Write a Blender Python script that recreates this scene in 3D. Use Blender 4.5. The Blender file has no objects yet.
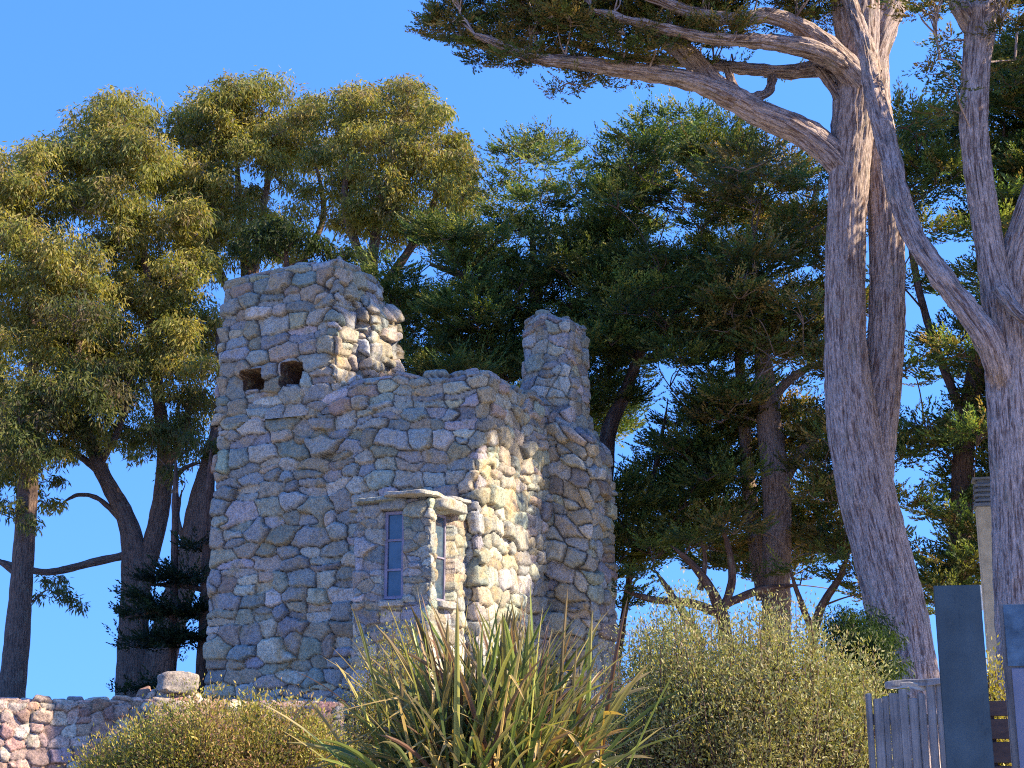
import bpy, math, random
import numpy as np
from mathutils import Vector

# ------------------------------------------------------------------ camera / light
R = math.radians
sc = bpy.context.scene
COL = sc.collection
PITCH, F, EYE = 14.0, 1400.0, 1.6
cam = bpy.data.objects.new('camera', bpy.data.cameras.new('camera'))
COL.objects.link(cam)
cam.location = (0, 0, EYE)
cam.rotation_euler = (R(90 + PITCH), 0, 0)
cam.data.sensor_width = 36.0
cam.data.lens = 36.0 * F / 1024.0
cam.data.clip_start = 0.1
cam.data.clip_end = 60000
sc.camera = cam

SUN_EL = 34.0
SUN_XY = (0.98, -0.20)                       # horizontal direction towards the sun
w = bpy.data.worlds.new("World"); sc.world = w; w.use_nodes = True
nt = w.node_tree; nt.nodes.clear()
sky = nt.nodes.new('ShaderNodeTexSky'); sky.sky_type = 'NISHITA'; sky.sun_disc = False
sky.sun_elevation = R(SUN_EL)
sky.sun_rotation = math.atan2(SUN_XY[0], SUN_XY[1])
sky.air_density = 1.0; sky.dust_density = 0.15; sky.ozone_density = 2.5
bg = nt.nodes.new('ShaderNodeBackground'); bg.inputs[1].default_value = 0.15
wo = nt.nodes.new('ShaderNodeOutputWorld')
tcw = nt.nodes.new('ShaderNodeTexCoord'); mpw = nt.nodes.new('ShaderNodeMapping')
mpw.inputs['Scale'].default_value = (1, 1, .58); mpw.inputs['Location'].default_value = (0, 0, .50)
hs = nt.nodes.new('ShaderNodeHueSaturation'); hs.inputs['Saturation'].default_value = 1.27; hs.inputs['Hue'].default_value = .512
nt.links.new(tcw.outputs['Generated'], mpw.inputs[0]); nt.links.new(mpw.outputs[0], sky.inputs[0])
nt.links.new(sky.outputs[0], hs.inputs['Color']); nt.links.new(hs.outputs[0], bg.inputs[0]); nt.links.new(bg.outputs[0], wo.inputs[0])

sl = bpy.data.lights.new('sun', 'SUN'); sl.energy = 3.1; sl.angle = R(0.5); sl.color = (1.0, 0.82, 0.56)
sun = bpy.data.objects.new('sun', sl); COL.objects.link(sun)
_h = math.hypot(*SUN_XY)
sd = Vector((SUN_XY[0] / _h * math.cos(R(SUN_EL)), SUN_XY[1] / _h * math.cos(R(SUN_EL)), math.sin(R(SUN_EL))))
sun.rotation_euler = sd.to_track_quat('Z', 'Y').to_euler(); sun.location = (30, -10, 40)

vs = sc.view_settings
vs.view_transform = 'Standard'; vs.look = 'None'; vs.gamma = 1; vs.use_curve_mapping = False
vs.exposure = 2.0
sc.cycles.max_bounces = 6; sc.cycles.diffuse_bounces = 4; sc.cycles.transmission_bounces = 3
sc.cycles.transparent_max_bounces = 4
sc.cycles.use_denoising = False; sc.cycles.filter_width = 1.1; sc.cycles.sample_clamp_indirect = 4

# ------------------------------------------------------------------ helpers
rng = np.random.default_rng(7)
cp, sp_ = math.cos(R(PITCH)), math.sin(R(PITCH))

def ray(px, py):
    a, b = (px - 512) / F, (384 - py) / F
    return np.array([a, cp - sp_ * b, sp_ + cp * b])

def P(px, py, Y):
    d = ray(px, py)
    return np.array([0, 0, EYE]) + d * (Y / d[1])

def hit(px, py, p0, n):
    d = ray(px, py); o = np.array([0, 0, EYE])
    return o + d * (np.dot(p0 - o, n) / np.dot(d, n))

def gz(y):
    return float(np.interp(y, [-50, 2, 12, 20, 28, 50, 75, 110, 160], [0, 0, 0.85, 0.85, 1.2, 1.3, 0.2, -6, -12]))

def thing(name, label, cat, loc, group=None):
    o = bpy.data.objects.new(name, None); COL.objects.link(o)
    o.location = tuple(float(v) for v in loc); o.empty_display_size = 0.3
    o['label'] = label; o['category'] = cat
    if group: o['group'] = group
    return o

def wloc(o):
    v = Vector((0, 0, 0))
    while o is not None: v = v + o.location; o = o.parent
    return v

def mesh_np(name, V, Q, mat, parent=None, smooth=False, col=None, vec=None, label=None, tri=None):
    V = np.asarray(V, dtype=np.float64); Q = np.asarray(Q, dtype=np.int64)
    k = Q.shape[1]
    if parent is not None:
        V = V - np.array(wloc(parent))
    me = bpy.data.meshes.new(name)
    me.vertices.add(len(V)); me.vertices.foreach_set('co', V.astype(np.float32).ravel())
    me.loops.add(Q.size); me.loops.foreach_set('vertex_index', Q.astype(np.int32).ravel())
    me.polygons.add(len(Q))
    me.polygons.foreach_set('loop_start', np.arange(0, Q.size, k, dtype=np.int32))
    me.polygons.foreach_set('use_smooth', np.full(len(Q), smooth, dtype=bool))
    if col is not None:
        a = me.attributes.new('Col', 'FLOAT_COLOR', 'POINT')
        c4 = np.ones((len(V), 4), dtype=np.float32); c4[:, :3] = col
        a.data.foreach_set('color', c4.ravel())
    if vec is not None:
        a = me.attributes.new('bark', 'FLOAT_VECTOR', 'POINT')
        a.data.foreach_set('vector', np.asarray(vec, dtype=np.float32).ravel())
    me.update(calc_edges=True)
    me.materials.append(mat)
    o = bpy.data.objects.new(name, me); COL.objects.link(o)
    if parent is not None: o.parent = parent
    if label: o['label'] = label
    return o

def hsh(ix, iy, iz, s=0):
    h = (ix.astype(np.int64) * 374761393 + iy.astype(np.int64) * 668265263 + iz.astype(np.int64) * 2147483647 + s * 144665) & 0xFFFFFFFF
    h = ((h ^ (h >> 13)) * 1274126177) & 0xFFFFFFFF
    h = (h ^ (h >> 16)) & 0xFFFFFF
    return h / float(0xFFFFFF)

def vn(x, y, z=None, s=0):
    if z is None: z = np.zeros_like(x)
    ix, iy, iz = np.floor(x), np.floor(y), np.floor(z)
    fx, fy, fz = x - ix, y - iy, z - iz
    fx = fx * fx * (3 - 2 * fx); fy = fy * fy * (3 - 2 * fy); fz = fz * fz * (3 - 2 * fz)
    r = 0
    for a in (0, 1):
        for b in (0, 1):
            for c in (0, 1):
                wgt = (fx if a else 1 - fx) * (fy if b else 1 - fy) * (fz if c else 1 - fz)
                r = r + wgt * hsh(ix + a, iy + b, iz + c, s)
    return r * 2 - 1

# ------------------------------------------------------------------ materials
def newmat(name):
    m = bpy.data.materials.new(name); m.use_nodes = True
    t = m.node_tree; b = t.nodes['Principled BSDF']
    b.inputs['Specular IOR Level'].default_value = 0.25
    return m, t, b

def N(t, typ, **kw):
    n = t.nodes.new(typ)
    for k, v in kw.items(): setattr(n, k, v)
    return n

def noise(t, vecsock, scale, detail=4, rough=0.6, scl=None):
    n = N(t, 'ShaderNodeTexNoise'); n.inputs['Scale'].default_value = scale
    n.inputs['Detail'].default_value = detail; n.inputs['Roughness'].default_value = rough
    if vecsock is not None:
        if scl:
            mp = N(t, 'ShaderNodeMapping'); mp.inputs['Scale'].default_value = scl
            t.links.new(vecsock, mp.inputs[0]); vecsock = mp.outputs[0]
        t.links.new(vecsock, n.inputs['Vector'])
    return n.outputs['Fac']

def ramp(t, fac, stops):
    r = N(t, 'ShaderNodeValToRGB'); e = r.color_ramp.elements
    while len(e) < len(stops): e.new(0.5)
    for i, (p, c) in enumerate(stops):
        e[i].position = p; e[i].color = (*c, 1) if len(c) == 3 else c
    t.links.new(fac, r.inputs[0]); return r.outputs[0]

def mix(t, fac, a, b, mode='MIX'):
    m = N(t, 'ShaderNodeMix', data_type='RGBA', blend_type=mode)
    for s, v in ((m.inputs[0], fac), (m.inputs[6], a), (m.inputs[7], b)):
        if isinstance(v, (int, float)): s.default_value = v
        elif isinstance(v, tuple): s.default_value = (*v, 1)
        else: t.links.new(v, s)
    return m.outputs[2]

def bump(t, h, strength, dist, bsdf):
    b = N(t, 'ShaderNodeBump'); b.inputs['Strength'].default_value = strength; b.inputs['Distance'].default_value = dist
    t.links.new(h, b.inputs['Height']); t.links.new(b.outputs[0], bsdf.inputs['Normal'])

def stone_mat(name, och=(0.36, 0.25, 0.11), amount=0.55):
    m, t, b = newmat(name)
    at = N(t, 'ShaderNodeAttribute', attribute_name='Col')
    tc = N(t, 'ShaderNodeTexCoord'); o = tc.outputs['Object']
    c = at.outputs['Color']
    c = mix(t, ramp(t, noise(t, o, 2.3, 5, .65), [(0.50, (0, 0, 0)), (0.68, (amount,) * 3)]), c, och)
    c = mix(t, ramp(t, noise(t, o, 4.1, 6, .7), [(0.55, (0, 0, 0)), (0.70, (.6,) * 3)]), c, (0.17, 0.19, 0.12))
    c = mix(t, ramp(t, noise(t, o, 7.0, 5, .7), [(0.60, (0, 0, 0)), (0.72, (.7,) * 3)]), c, (0.44, 0.42, 0.36))
    sp = ramp(t, noise(t, o, 38, 4, .75), [(0.32, (.42, .42, .42)), (0.5, (1, 1, 1)), (0.68, (1.4, 1.4, 1.4))])
    c = mix(t, 1.0, c, sp, 'MULTIPLY')
    c = mix(t, 1.0, c, ramp(t, noise(t, o, 11, 6, .8), [(0.34, (.55, .55, .58)), (0.5, (1, 1, 1)), (0.66, (1.25, 1.22, 1.15))]), 'MULTIPLY')
    t.links.new(c, b.inputs['Base Color']); b.inputs['Roughness'].default_value = 0.9
    bump(t, noise(t, o, 22, 8, .75), 0.75, 0.035, b)
    return m

def bark_mat(name, c1, c2, c3):
    m, t, b = newmat(name)
    at = N(t, 'ShaderNodeAttribute', attribute_name='bark'); v = at.outputs['Vector']
    n1 = noise(t, v, 26, 6, .7, (1, 1, .09))
    n2 = noise(t, v, 3.0, 4, .6, (1, 1, .35))
    n3 = noise(t, v, 70, 5, .7, (1, 1, .2))
    c = mix(t, n2, c1, c2)
    c = mix(t, ramp(t, n1, [(0.40, (0.95,) * 3), (0.52, (0, 0, 0))]), c, c3)
    c = mix(t, 1.0, c, ramp(t, n3, [(0.34, (.45,) * 3), (0.66, (1.5,) * 3)]), 'MULTIPLY')
    lich = ramp(t, noise(t, v, 5, 5, .7, (1, 1, .5)), [(0.56, (0, 0, 0)), (0.68, (.5,) * 3)])
    c = mix(t, lich, c, (0.26, 0.25, 0.20))
    t.links.new(c, b.inputs['Base Color']); b.inputs['Roughness'].default_value = 0.95
    h = mix(t, 0.3, n1, n3)
    bump(t, h, .8, 0.06, b)
    return m

def leaf_mat(name, transl=0.3, tint=(1.3, 1.25, .55), rough=0.5):
    m, t, b = newmat(name)
    at = N(t, 'ShaderNodeAttribute', attribute_name='Col')
    t.links.new(at.outputs['Color'], b.inputs['Base Color']); b.inputs['Roughness'].default_value = rough
    tr = N(t, 'ShaderNodeBsdfTranslucent')
    t.links.new(mix(t, 1.0, at.outputs['Color'], tint, 'MULTIPLY'), tr.inputs[0])
    ms = N(t, 'ShaderNodeMixShader'); ms.inputs[0].default_value = transl
    t.links.new(b.outputs[0], ms.inputs[1]); t.links.new(tr.outputs[0], ms.inputs[2])
    t.links.new(ms.outputs[0], t.nodes['Material Output'].inputs[0])
    return m

def wood_mat(name, c1, c2, vertical=True, scale=30):
    m, t, b = newmat(name)
    tc = N(t, 'ShaderNodeTexCoord'); o = tc.outputs['Object']
    s = (1, 1, .06) if vertical else (.06, 1, 1)
    n1 = noise(t, o, scale, 6, .7, s); n2 = noise(t, o, 3, 4, .6)
    c = mix(t, ramp(t, n1, [(0.3, (0, 0, 0)), (0.7, (1, 1, 1))]), c1, c2)
    c = mix(t, ramp(t, n2, [(0.35, (.7, .7, .7)), (0.65, (1.15, 1.15, 1.15))]), c, c, 'MIX')
    c = mix(t, 1.0, c, ramp(t, n2, [(0.3, (.65,) * 3), (0.7, (1.25,) * 3)]), 'MULTIPLY')
    t.links.new(c, b.inputs['Base Color']); b.inputs['Roughness'].default_value = 0.85
    bump(t, n1, 0.5, 0.01, b)
    return m

STONE = stone_mat('tower_granite', (0.42, 0.30, 0.14), .7)
COBBLE = stone_mat('wall_cobble', (0.34, 0.20, 0.12), 0.4)
BARK_BIG = bark_mat('cypress_bark', (0.50, 0.38, 0.34), (0.41, 0.35, 0.34), (0.15, 0.095, 0.085))
BARK_FAR = bark_mat('far_bark', (0.17, 0.10, 0.07), (0.12, 0.08, 0.07), (0.05, 0.03, 0.025))
BARK_MID = bark_mat('grey_cypress_bark', (0.34, 0.24, 0.20), (0.27, 0.21, 0.19), (0.11, 0.07, 0.06))
BARK_EUC = bark_mat('eucalyptus_bark', (0.24, 0.15, 0.11), (0.13, 0.10, 0.09), (0.07, 0.05, 0.045))
LEAF_EUC = leaf_mat('eucalyptus_leaf', .48)
LEAF_CYP = leaf_mat('cypress_leaf', .4)
LEAF_BUSH = leaf_mat('bush_leaf', .3)
LEAF_FLAX = leaf_mat('flax_leaf', .25, rough=.4)
WOOD_GREY = wood_mat('weathered_picket', (0.12, 0.12, 0.125), (0.30, 0.29, 0.29))
WOOD_LOG = wood_mat('split_log', (0.28, 0.24, 0.2), (0.5, 0.45, 0.38), False)
WOOD_BROWN = wood_mat('brown_rail', (0.05, 0.035, 0.035), (0.10, 0.065, 0.055), False)
WOOD_SLATE = wood_mat('slate_painted_post', (0.055, 0.085, 0.105), (0.068, 0.10, 0.118), True, 6)

def plain(name, c, rough=.7, metal=0, spec=.25, nscale=8, var=.2):
    m, t, b = newmat(name)
    tc = N(t, 'ShaderNodeTexCoord')
    n = noise(t, tc.outputs['Object'], nscale, 5, .6)
    cc = mix(t, 1.0, c, ramp(t, n, [(0.3, (1 - var,) * 3), (0.7, (1 + var,) * 3)]), 'MULTIPLY')
    t.links.new(cc, b.inputs['Base Color']); b.inputs['Roughness'].default_value = rough
    b.inputs['Metallic'].default_value = metal; b.inputs['Specular IOR Level'].default_value = spec
    return m
_t = WOOD_SLATE.node_tree; _b = _t.nodes['Principled BSDF']; _o = N(_t, 'ShaderNodeTexCoord').outputs['Object']
_src = _b.inputs['Base Color'].links[0].from_socket
_m = ramp(_t, noise(_t, _o, 9, 5, .75, (1, 1, .22)), [(0.60, (0, 0, 0)), (0.66, (.7,) * 3)])
_c = mix(_t, _m, _src, (0.035, 0.05, 0.065))
_c = mix(_t, ramp(_t, noise(_t, _o, 14, 6, .8, (1, 1, .6)), [(0.62, (0, 0, 0)), (0.72, (.5,) * 3)]), _c, (0.16, 0.17, 0.17))
_t.links.new(_c, _b.inputs['Base Color'])
GLASS = plain('window_glass', (0.05, 0.085, 0.13), .05, 0, .9, 3, .5)
FRAME = plain('window_frame', (0.26, 0.24, 0.33), .6)
CREAM = plain('cream_render', (0.50, 0.43, 0.30), .8)
LEADG = plain('grey_louvre', (0.16, 0.18, 0.2), .6)
WHITE = plain('sunlit_edge_white', (0.75, 0.72, 0.66), .6)
NOTICE_B = plain('blue_notice', (0.09, 0.15, 0.21), .7, 0, .2, 14, .4)  # strong mottle stands in for patchy reflections on the sheet
NOTICE_L = plain('lilac_notice', (0.19, 0.21, 0.29), .7, 0, .2, 5, .15)
DECK = plain('roof_gravel', (0.25, 0.23, 0.2), .9)

# ------------------------------------------------------------------ ground and sea
def sheet(name, xs, ys, zf, mat):
    X, Yg = np.meshgrid(xs, ys); Z = zf(X, Yg)
    V = np.stack([X, Yg, Z], -1).reshape(-1, 3); nx = len(xs)
    i = np.arange((len(ys) - 1) * nx).reshape(len(ys) - 1, nx)[:, :-1].ravel()
    Q = np.stack([i, i + 1, i + nx + 1, i + nx], -1)
    o = mesh_np(name, V, Q, mat, smooth=True); o['kind'] = 'structure'; return o
gm, t, b = newmat('dry_grass_soil')
tc = N(t, 'ShaderNodeTexCoord'); oc = tc.outputs['Object']
c = ramp(t, noise(t, oc, .8, 8, .7), [(0.35, (.26, .22, .13)), (0.5, (.38, .33, .23)), (0.65, (.46, .41, .31))])
t.links.new(c, b.inputs['Base Color']); b.inputs['Roughness'].default_value = 1
bump(t, noise(t, oc, 12, 8, .7), 1, .05, b)
def gzf(X, Yg):
    z = np.interp(Yg, [-50, 2, 12, 20, 28, 50, 75, 110, 160], [0, 0, 0.85, 0.85, 1.2, 1.3, 0.2, -6, -12])
    near = np.clip(1 - np.abs(Yg - 30) / 60, 0, 1)
    return z + near * (.06 * vn(X * .35, Yg * .35) + .02 * vn(X * 1.7, Yg * 1.7))
fine = np.arange(-60, 60, .5); far = np.array([70, 90, 130, 200, 400, 1000, 4000, 20000.])
yf = np.concatenate([[-20000, -4000, -800, -200, -60], np.arange(-20, 70, .5), [75, 85, 95, 110, 130, 160, 300, 1000, 5000, 30000]])
sheet('ground', np.concatenate([-far[::-1], fine, far]), yf, gzf, gm)
wm, t, b = newmat('sea_water')
b.inputs['Base Color'].default_value = (.02, .06, .1, 1); b.inputs['Roughness'].default_value = .12; b.inputs['Specular IOR Level'].default_value = .5
tc = N(t, 'ShaderNodeTexCoord'); bump(t, noise(t, tc.outputs['Object'], .4, 6, .6), .6, .3, b)
sheet('sea', np.array([-30000., -2000, 0, 2000, 30000]), np.array([150., 1000, 5000, 40000]), lambda X, Y: X * 0 - 9.5, wm)

# ------------------------------------------------------------------ masonry
PAL = np.array([[.35, .35, .33], [.42, .41, .37], [.28, .30, .31], [.38, .33, .26], [.31, .34, .30],
                [.45, .43, .38], [.35, .30, .25], [.28, .30, .30], [.39, .36, .28], [.33, .33, .33]])
PALC = np.array([[.47, .32, .25], [.41, .27, .23], [.50, .38, .30], [.34, .25, .23], [.43, .25, .18], [.52, .43, .35]])

def cells(U, Vv, Lu, Lv, rh, sw, seed, open_rects=()):
    """irregular boulder courses: for each sample the nearest stone and how far it is from the joint"""
    r = np.random.default_rng(seed)
    S = []
    v = -0.1
    while v < Lv + .3:
        h = r.uniform(*rh)
        u = r.uniform(0, .4)
        u0 = u
        while u < u0 + Lu - sw[0] * .5:
            ww = r.uniform(*sw) * (1.0 + .25 * (h / rh[1] - .5))
            if r.random() < .18 and h > rh[0] * 1.25:          # two thin stones instead of one
                for q in (.27, .75):
                    S.append((u + ww / 2 + r.normal() * .03, v + h * q + r.normal() * .015, ww * .52, h * .3))
            else:
                S.append((u + ww / 2 + r.normal() * .03, v + h / 2 + r.normal() * .07 * h / .3, ww * .5 * r.uniform(.85, 1.15), h * .5 * r.uniform(.85, 1.2)))
            u += ww
        v += h
    S = np.array(S)
    S[:, 0] %= Lu
    S = np.concatenate([S, S + [Lu, 0, 0, 0], S - [Lu, 0, 0, 0]])
    ids = np.tile(np.arange(len(S) // 3), 3)
    u = U.ravel(); vv = Vv.ravel()
    uw = u + .05 * vn(u * 3, vv * 3, s=seed) + .02 * vn(u * 9, vv * 9, s=seed + 1)
    vw = vv + .05 * vn(u * 3 + 9, vv * 3, s=seed + 2) + .05 * vn(u * .8, vv * .8, s=seed + 5) + .015 * vn(u * 9, vv * 9 + 5, s=seed + 3)
    nid = np.zeros(len(u), int); e = np.zeros(len(u)); rx = np.zeros(len(u)); ry = np.zeros(len(u)); sz = np.zeros(len(u))
    B = .5
    bu = np.floor(uw / B).astype(int); bv = np.floor(vw / B).astype(int)
    key = bu * 10000 + bv
    order = np.argsort(key, kind='stable'); ks = key[order]
    st = np.flatnonzero(np.r_[True, ks[1:] != ks[:-1]]); en = np.r_[st[1:], len(ks)]
    for s0, e0 in zip(st, en):
        idx = order[s0:e0]; cu, cv = bu[idx[0]] * B + B / 2, bv[idx[0]] * B + B / 2
        cand = np.flatnonzero((np.abs(S[:, 0] - cu) < B / 2 + sw[1] * 1.2 + .2) & (np.abs(S[:, 1] - cv) < B / 2 + rh[1] * 1.3 + .2))
        if len(cand) < 2:
            cand = np.argsort(np.hypot(S[:, 0] - cu, S[:, 1] - cv))[:4]
        dx = (uw[idx, None] - S[None, cand, 0]) / S[None, cand, 2]; dy = (vw[idx, None] - S[None, cand, 1]) / S[None, cand, 3]
        D = (np.abs(dx) ** 2.3 + np.abs(dy) ** 2.3) ** (1 / 2.3)
        p = np.argpartition(D, 1, axis=1)[:, :2]
        a = D[np.arange(len(idx)), p[:, 0]]; bb = D[np.arange(len(idx)), p[:, 1]]
        i1 = np.where(a <= bb, p[:, 0], p[:, 1])
        e[idx] = np.abs(a - bb); nid[idx] = ids[cand[i1]]
        rx[idx] = uw[idx] - S[cand[i1], 0]; ry[idx] = vw[idx] - S[cand[i1], 1]
        sz[idx] = np.minimum(S[cand[i1], 2], S[cand[i1], 3])
    return nid, e, rx, ry, sz, len(S) // 3

def masonry(name, parent, mat, o, e1, e2, a, b_, z0, z1, seed, rh=(.22, .45), sw=(.34, .80), res=.03, bulge=.12,
            off=.03, thick=.45, batter=0.0, ztop=None, holes=(), pal=PAL, rad=.14, mortar=(.07, .06, .055), rock=.009, capdrop=.35):
    """ring of boulder masonry round the rectangle o + [0,a]*e1 + [0,b_]*e2, rounded edges, capped inward at the top.
       holes: (side, s0, s1, za, zb, depth)  side 0 runs along e1 at t=0, side 1 along e2 at s=0"""
    o = np.array(o, float)[:2]; e1 = np.array(e1); e2 = np.array(e2)
    per = 2 * (a + b_); H = z1 - z0
    prof = H + thick + capdrop
    nu = int(per / res); nv = int(prof / res)
    uu = np.arange(nu) * per / nu; vvv = np.linspace(0, prof, nv)
    U, Vv = np.meshgrid(uu, vvv)
    # plan point and normal: side 0: s 0..a at t=0 (normal -e2); side A: s=a,t 0..b (normal +e1); side B: t=b (normal +e2); side 1: s=0 (normal -e1)
    ss = np.where(U < a, U, np.where(U < a + b_, a, np.where(U < 2 * a + b_, 2 * a + b_ - U, 0)))
    tt = np.where(U < a, 0, np.where(U < a + b_, U - a, np.where(U < 2 * a + b_, b_, per - U)))
    # profile
    inset = np.clip(Vv - H, 0, thick)
    zz = np.where(Vv < H, Vv, np.where(Vv < H + thick, H, H - (Vv - H - thick)))
    ra, rb = rad, rad
    cs, ct = a / 2, b_ / 2
    ps, pt = ss - cs, tt - ct
    # round the corners in plan (superellipse pull) and the top edge
    def corner(x, hx, y, hy):
        dx = np.clip((np.abs(x) - (hx - ra)) / ra, 0, 1); dy = np.clip((np.abs(y) - (hy - ra)) / ra, 0, 1)
        l = np.maximum(np.maximum(dx, dy), 1e-6); k = l / np.maximum(np.hypot(dx, dy), 1e-6)
        nx = np.sign(x) * (np.minimum(np.abs(x), hx - ra) + ra * dx * k); ny = np.sign(y) * (np.minimum(np.abs(y), hy - ra) + ra * dy * k)
        return nx, ny, np.sign(x) * dx, np.sign(y) * dy
    qs, qt, ns, nt_ = corner(ps, cs, pt, ct)
    ln = np.maximum(np.hypot(ns, nt_), 1e-6); ns, nt_ = ns / ln, nt_ / ln
    bt = batter * (1 - np.clip(zz / H, 0, 1))
    ks = (cs - inset + bt) / cs; kt = (ct - inset + bt) / ct
    ks = np.maximum(ks, .02); kt = np.maximum(kt, .02)
    S = cs + qs * ks; T = ct + qt * kt
    tv = np.clip((Vv - (H - rad)) / (2 * rad), 0, 1) * math.pi / 2       # normal turns from outwards to up
    tv2 = np.clip((Vv - (H + thick - rad)) / (2 * rad), 0, 1) * math.pi / 2
    nz = np.sin(tv) * np.cos(tv2); nh = np.cos(tv) - np.sin(tv2)
    Zp = z0 + zz - rad * .35 * (np.sin(tv * 2) + np.sin(tv2 * 2))
    inn = rad * .35 * np.sin(tv * 2)
    if ztop is not None:
        f = ztop(S, T)                                                 # height change at the top, faded to the foot
        Zp = Zp + f * np.clip(zz / H, 0, 1) ** 1.5
    nid, e, rx, ry, sz, ns_ = cells(U, Vv, per, prof, rh, sw, seed)
    shp = U.shape; nid, e, rx, ry, sz = [q.reshape(shp) for q in (nid, e, rx, ry, sz)]
    r = np.random.default_rng(seed + 99)
    so = r.normal(size=ns_) * off; tx = r.normal(size=ns_) * .09; ty = r.normal(size=ns_) * .12
    bl = bulge * r.uniform(.7, 1.3, ns_)
    q = np.clip(e / .8, 0, 1); dome = np.sqrt(1 - (1 - q) ** 2.6)
    lim = np.clip(e / .3, 0, 1)
    h = bl[nid] * dome * np.clip(sz / .16, .6, 1.25) + lim * (so[nid] + tx[nid] * rx + ty[nid] * ry)
    wx, wy = U, Vv
    h = h + rock * (vn(wx * 7, wy * 7, s=seed + 11) + .6 * vn(wx * 15, wy * 15, s=seed + 12) + .4 * vn(wx * 31, wy * 31, s=seed + 13)) * lim
    h = h + .03 * vn(wx * .9, wy * .9, s=seed + 17)
    h = h - bulge * .7
    col = pal[r.integers(0, len(pal), ns_)] * r.uniform(.72, 1.28, (ns_, 1)) * r.uniform(.93, 1.07, (ns_, 3))
    C = col[nid]
    mo = np.clip((.13 - e) / .08, 0, 1)[..., None]
    C = C * (1 - mo) + np.array(mortar) * mo
    for (side, s0, s1, za, zb, dep) in holes:
        s_along = ss if side == 0 else tt
        on = (np.abs(tt) < 1e-6) if side == 0 else ((np.abs(ss) < 1e-6))
        wob = .035 * vn(U * 4, Vv * 4, s=seed + 31)
        m_ = on & (s_along + wob > s0) & (s_along + wob < s1) & (Vv + z0 + wob > za) & (Vv + z0 + wob < zb)
        h = np.where(m_, -dep, h)
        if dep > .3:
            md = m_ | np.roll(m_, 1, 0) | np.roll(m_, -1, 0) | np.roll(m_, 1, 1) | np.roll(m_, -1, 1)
            C = np.where(md[..., None], np.array([.075, .042, .03]), C)  # openings coloured dark brown: brown lining with the inner shade painted in
    d1 = ns * nh * h - ns * inn; d2 = nt_ * nh * h - nt_ * inn
    XY = o[None, None] + (S + d1)[..., None] * e1 + (T + d2)[..., None] * e2
    Z = Zp + nz * h
    V = np.concatenate([XY, Z[..., None]], -1).reshape(-1, 3)
    i = np.arange((nv - 1) * nu).reshape(nv - 1, nu)
    j = np.roll(i, -1, axis=1)
    Q = np.stack([i, j, j + nu, i + nu], -1).reshape(-1, 4)
    return mesh_np(name, V, Q, mat, parent, smooth=True, col=C.reshape(-1, 3))

def box(name, parent, mat, c, e1, e2, s, bev=.01, label=None, jit=0):
    """bevelled box: centre c, axes e1,e2,z, full sizes s"""
    import bmesh
    bm = bmesh.new(); bmesh.ops.create_cube(bm, size=1)
    rr = random.Random(int(abs(c[0]) * 1000) + int(abs(c[2]) * 977))
    for v in bm.verts:
        x, y, z = v.co.x * s[0], v.co.y * s[1], v.co.z * s[2]
        x += rr.uniform(-jit, jit); y += rr.uniform(-jit, jit) * .3; z += rr.uniform(-jit, jit)
        v.co = Vector((c[0] + e1[0] * x + e2[0] * y, c[1] + e1[1] * x + e2[1] * y, c[2] + z))
    if bev: bmesh.ops.bevel(bm, geom=list(bm.edges), offset=bev, segments=2, affect='EDGES')
    bmesh.ops.recalc_face_normals(bm, faces=list(bm.faces))
    if parent is not None:
        for v in bm.verts: v.co -= wloc(parent)
    me = bpy.data.meshes.new(name); bm.to_mesh(me); bm.free(); me.materials.append(mat)
    o = bpy.data.objects.new(name, me); COL.objects.link(o)
    if parent is not None: o.parent = parent
    if label: o['label'] = label
    return o

def slab(name, parent, mat, c, e1, e2, s, seed, amp=.03):
    """rough stone slab: dense box pushed about by noise"""
    n = 24
    import bmesh
    bm = bmesh.new(); bmesh.ops.create_cube(bm, size=1)
    bmesh.ops.subdivide_edges(bm, edges=list(bm.edges), cuts=n, use_grid_fill=True)
    co = np.array([v.co[:] for v in bm.verts])
    L = np.array(s)
    p = co * 2; nrm = (np.abs(p) ** 6).sum(1) ** (1 / 6); co = co / nrm[:, None]        # superellipsoid
    q = co * L
    d = np.stack([vn(q[:, 0] * 3 + 3, q[:, 1] * 3, q[:, 2] * 6, s=seed + k) for k in range(3)], -1) * amp + \
        np.stack([vn(q[:, 0] * 10, q[:, 1] * 10 + 3, q[:, 2] * 14, s=seed + 7 + k) for k in range(3)], -1) * amp * .35
    q = q + d
    W = np.stack([c[0] + e1[0] * q[:, 0] + e2[0] * q[:, 1], c[1] + e1[1] * q[:, 0] + e2[1] * q[:, 1], c[2] + q[:, 2]], -1)
    bmesh.ops.recalc_face_normals(bm, faces=list(bm.faces))
    bm.verts.index_update()
    Q = np.array([[v.index for v in f.verts] for f in bm.faces]); bm.free()
    r = np.random.default_rng(seed)
    col = np.tile(PAL[r.integers(0, len(PAL))], (len(W), 1))
    return mesh_np(name, W, Q, mat, parent, smooth=True, col=col)

# ------------------------------------------------------------------ tower
E1 = np.array([-0.911, 0.411]); E2 = np.array([0.411, 0.911])
E1 = E1 / np.linalg.norm(E1); E2 = np.array([-E1[1], E1[0]]) * -1
C0 = P(480, 365, 30)
def pl(p2, n2, px, py):
    h_ = hit(px, py, np.array([p2[0], p2[1], 0]), np.array([n2[0], n2[1], 0])); return h_
def on_front(px, py, offs=0.0):
    h_ = pl(C0[:2] - E2 * offs, E2, px, py); return np.dot(h_[:2] - C0[:2], E1), h_[2]
def on_right(px, py, offs=0.0):
    h_ = pl(C0[:2] - E1 * offs, E1, px, py); return np.dot(h_[:2] - C0[:2], E2), h_[2]

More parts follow.
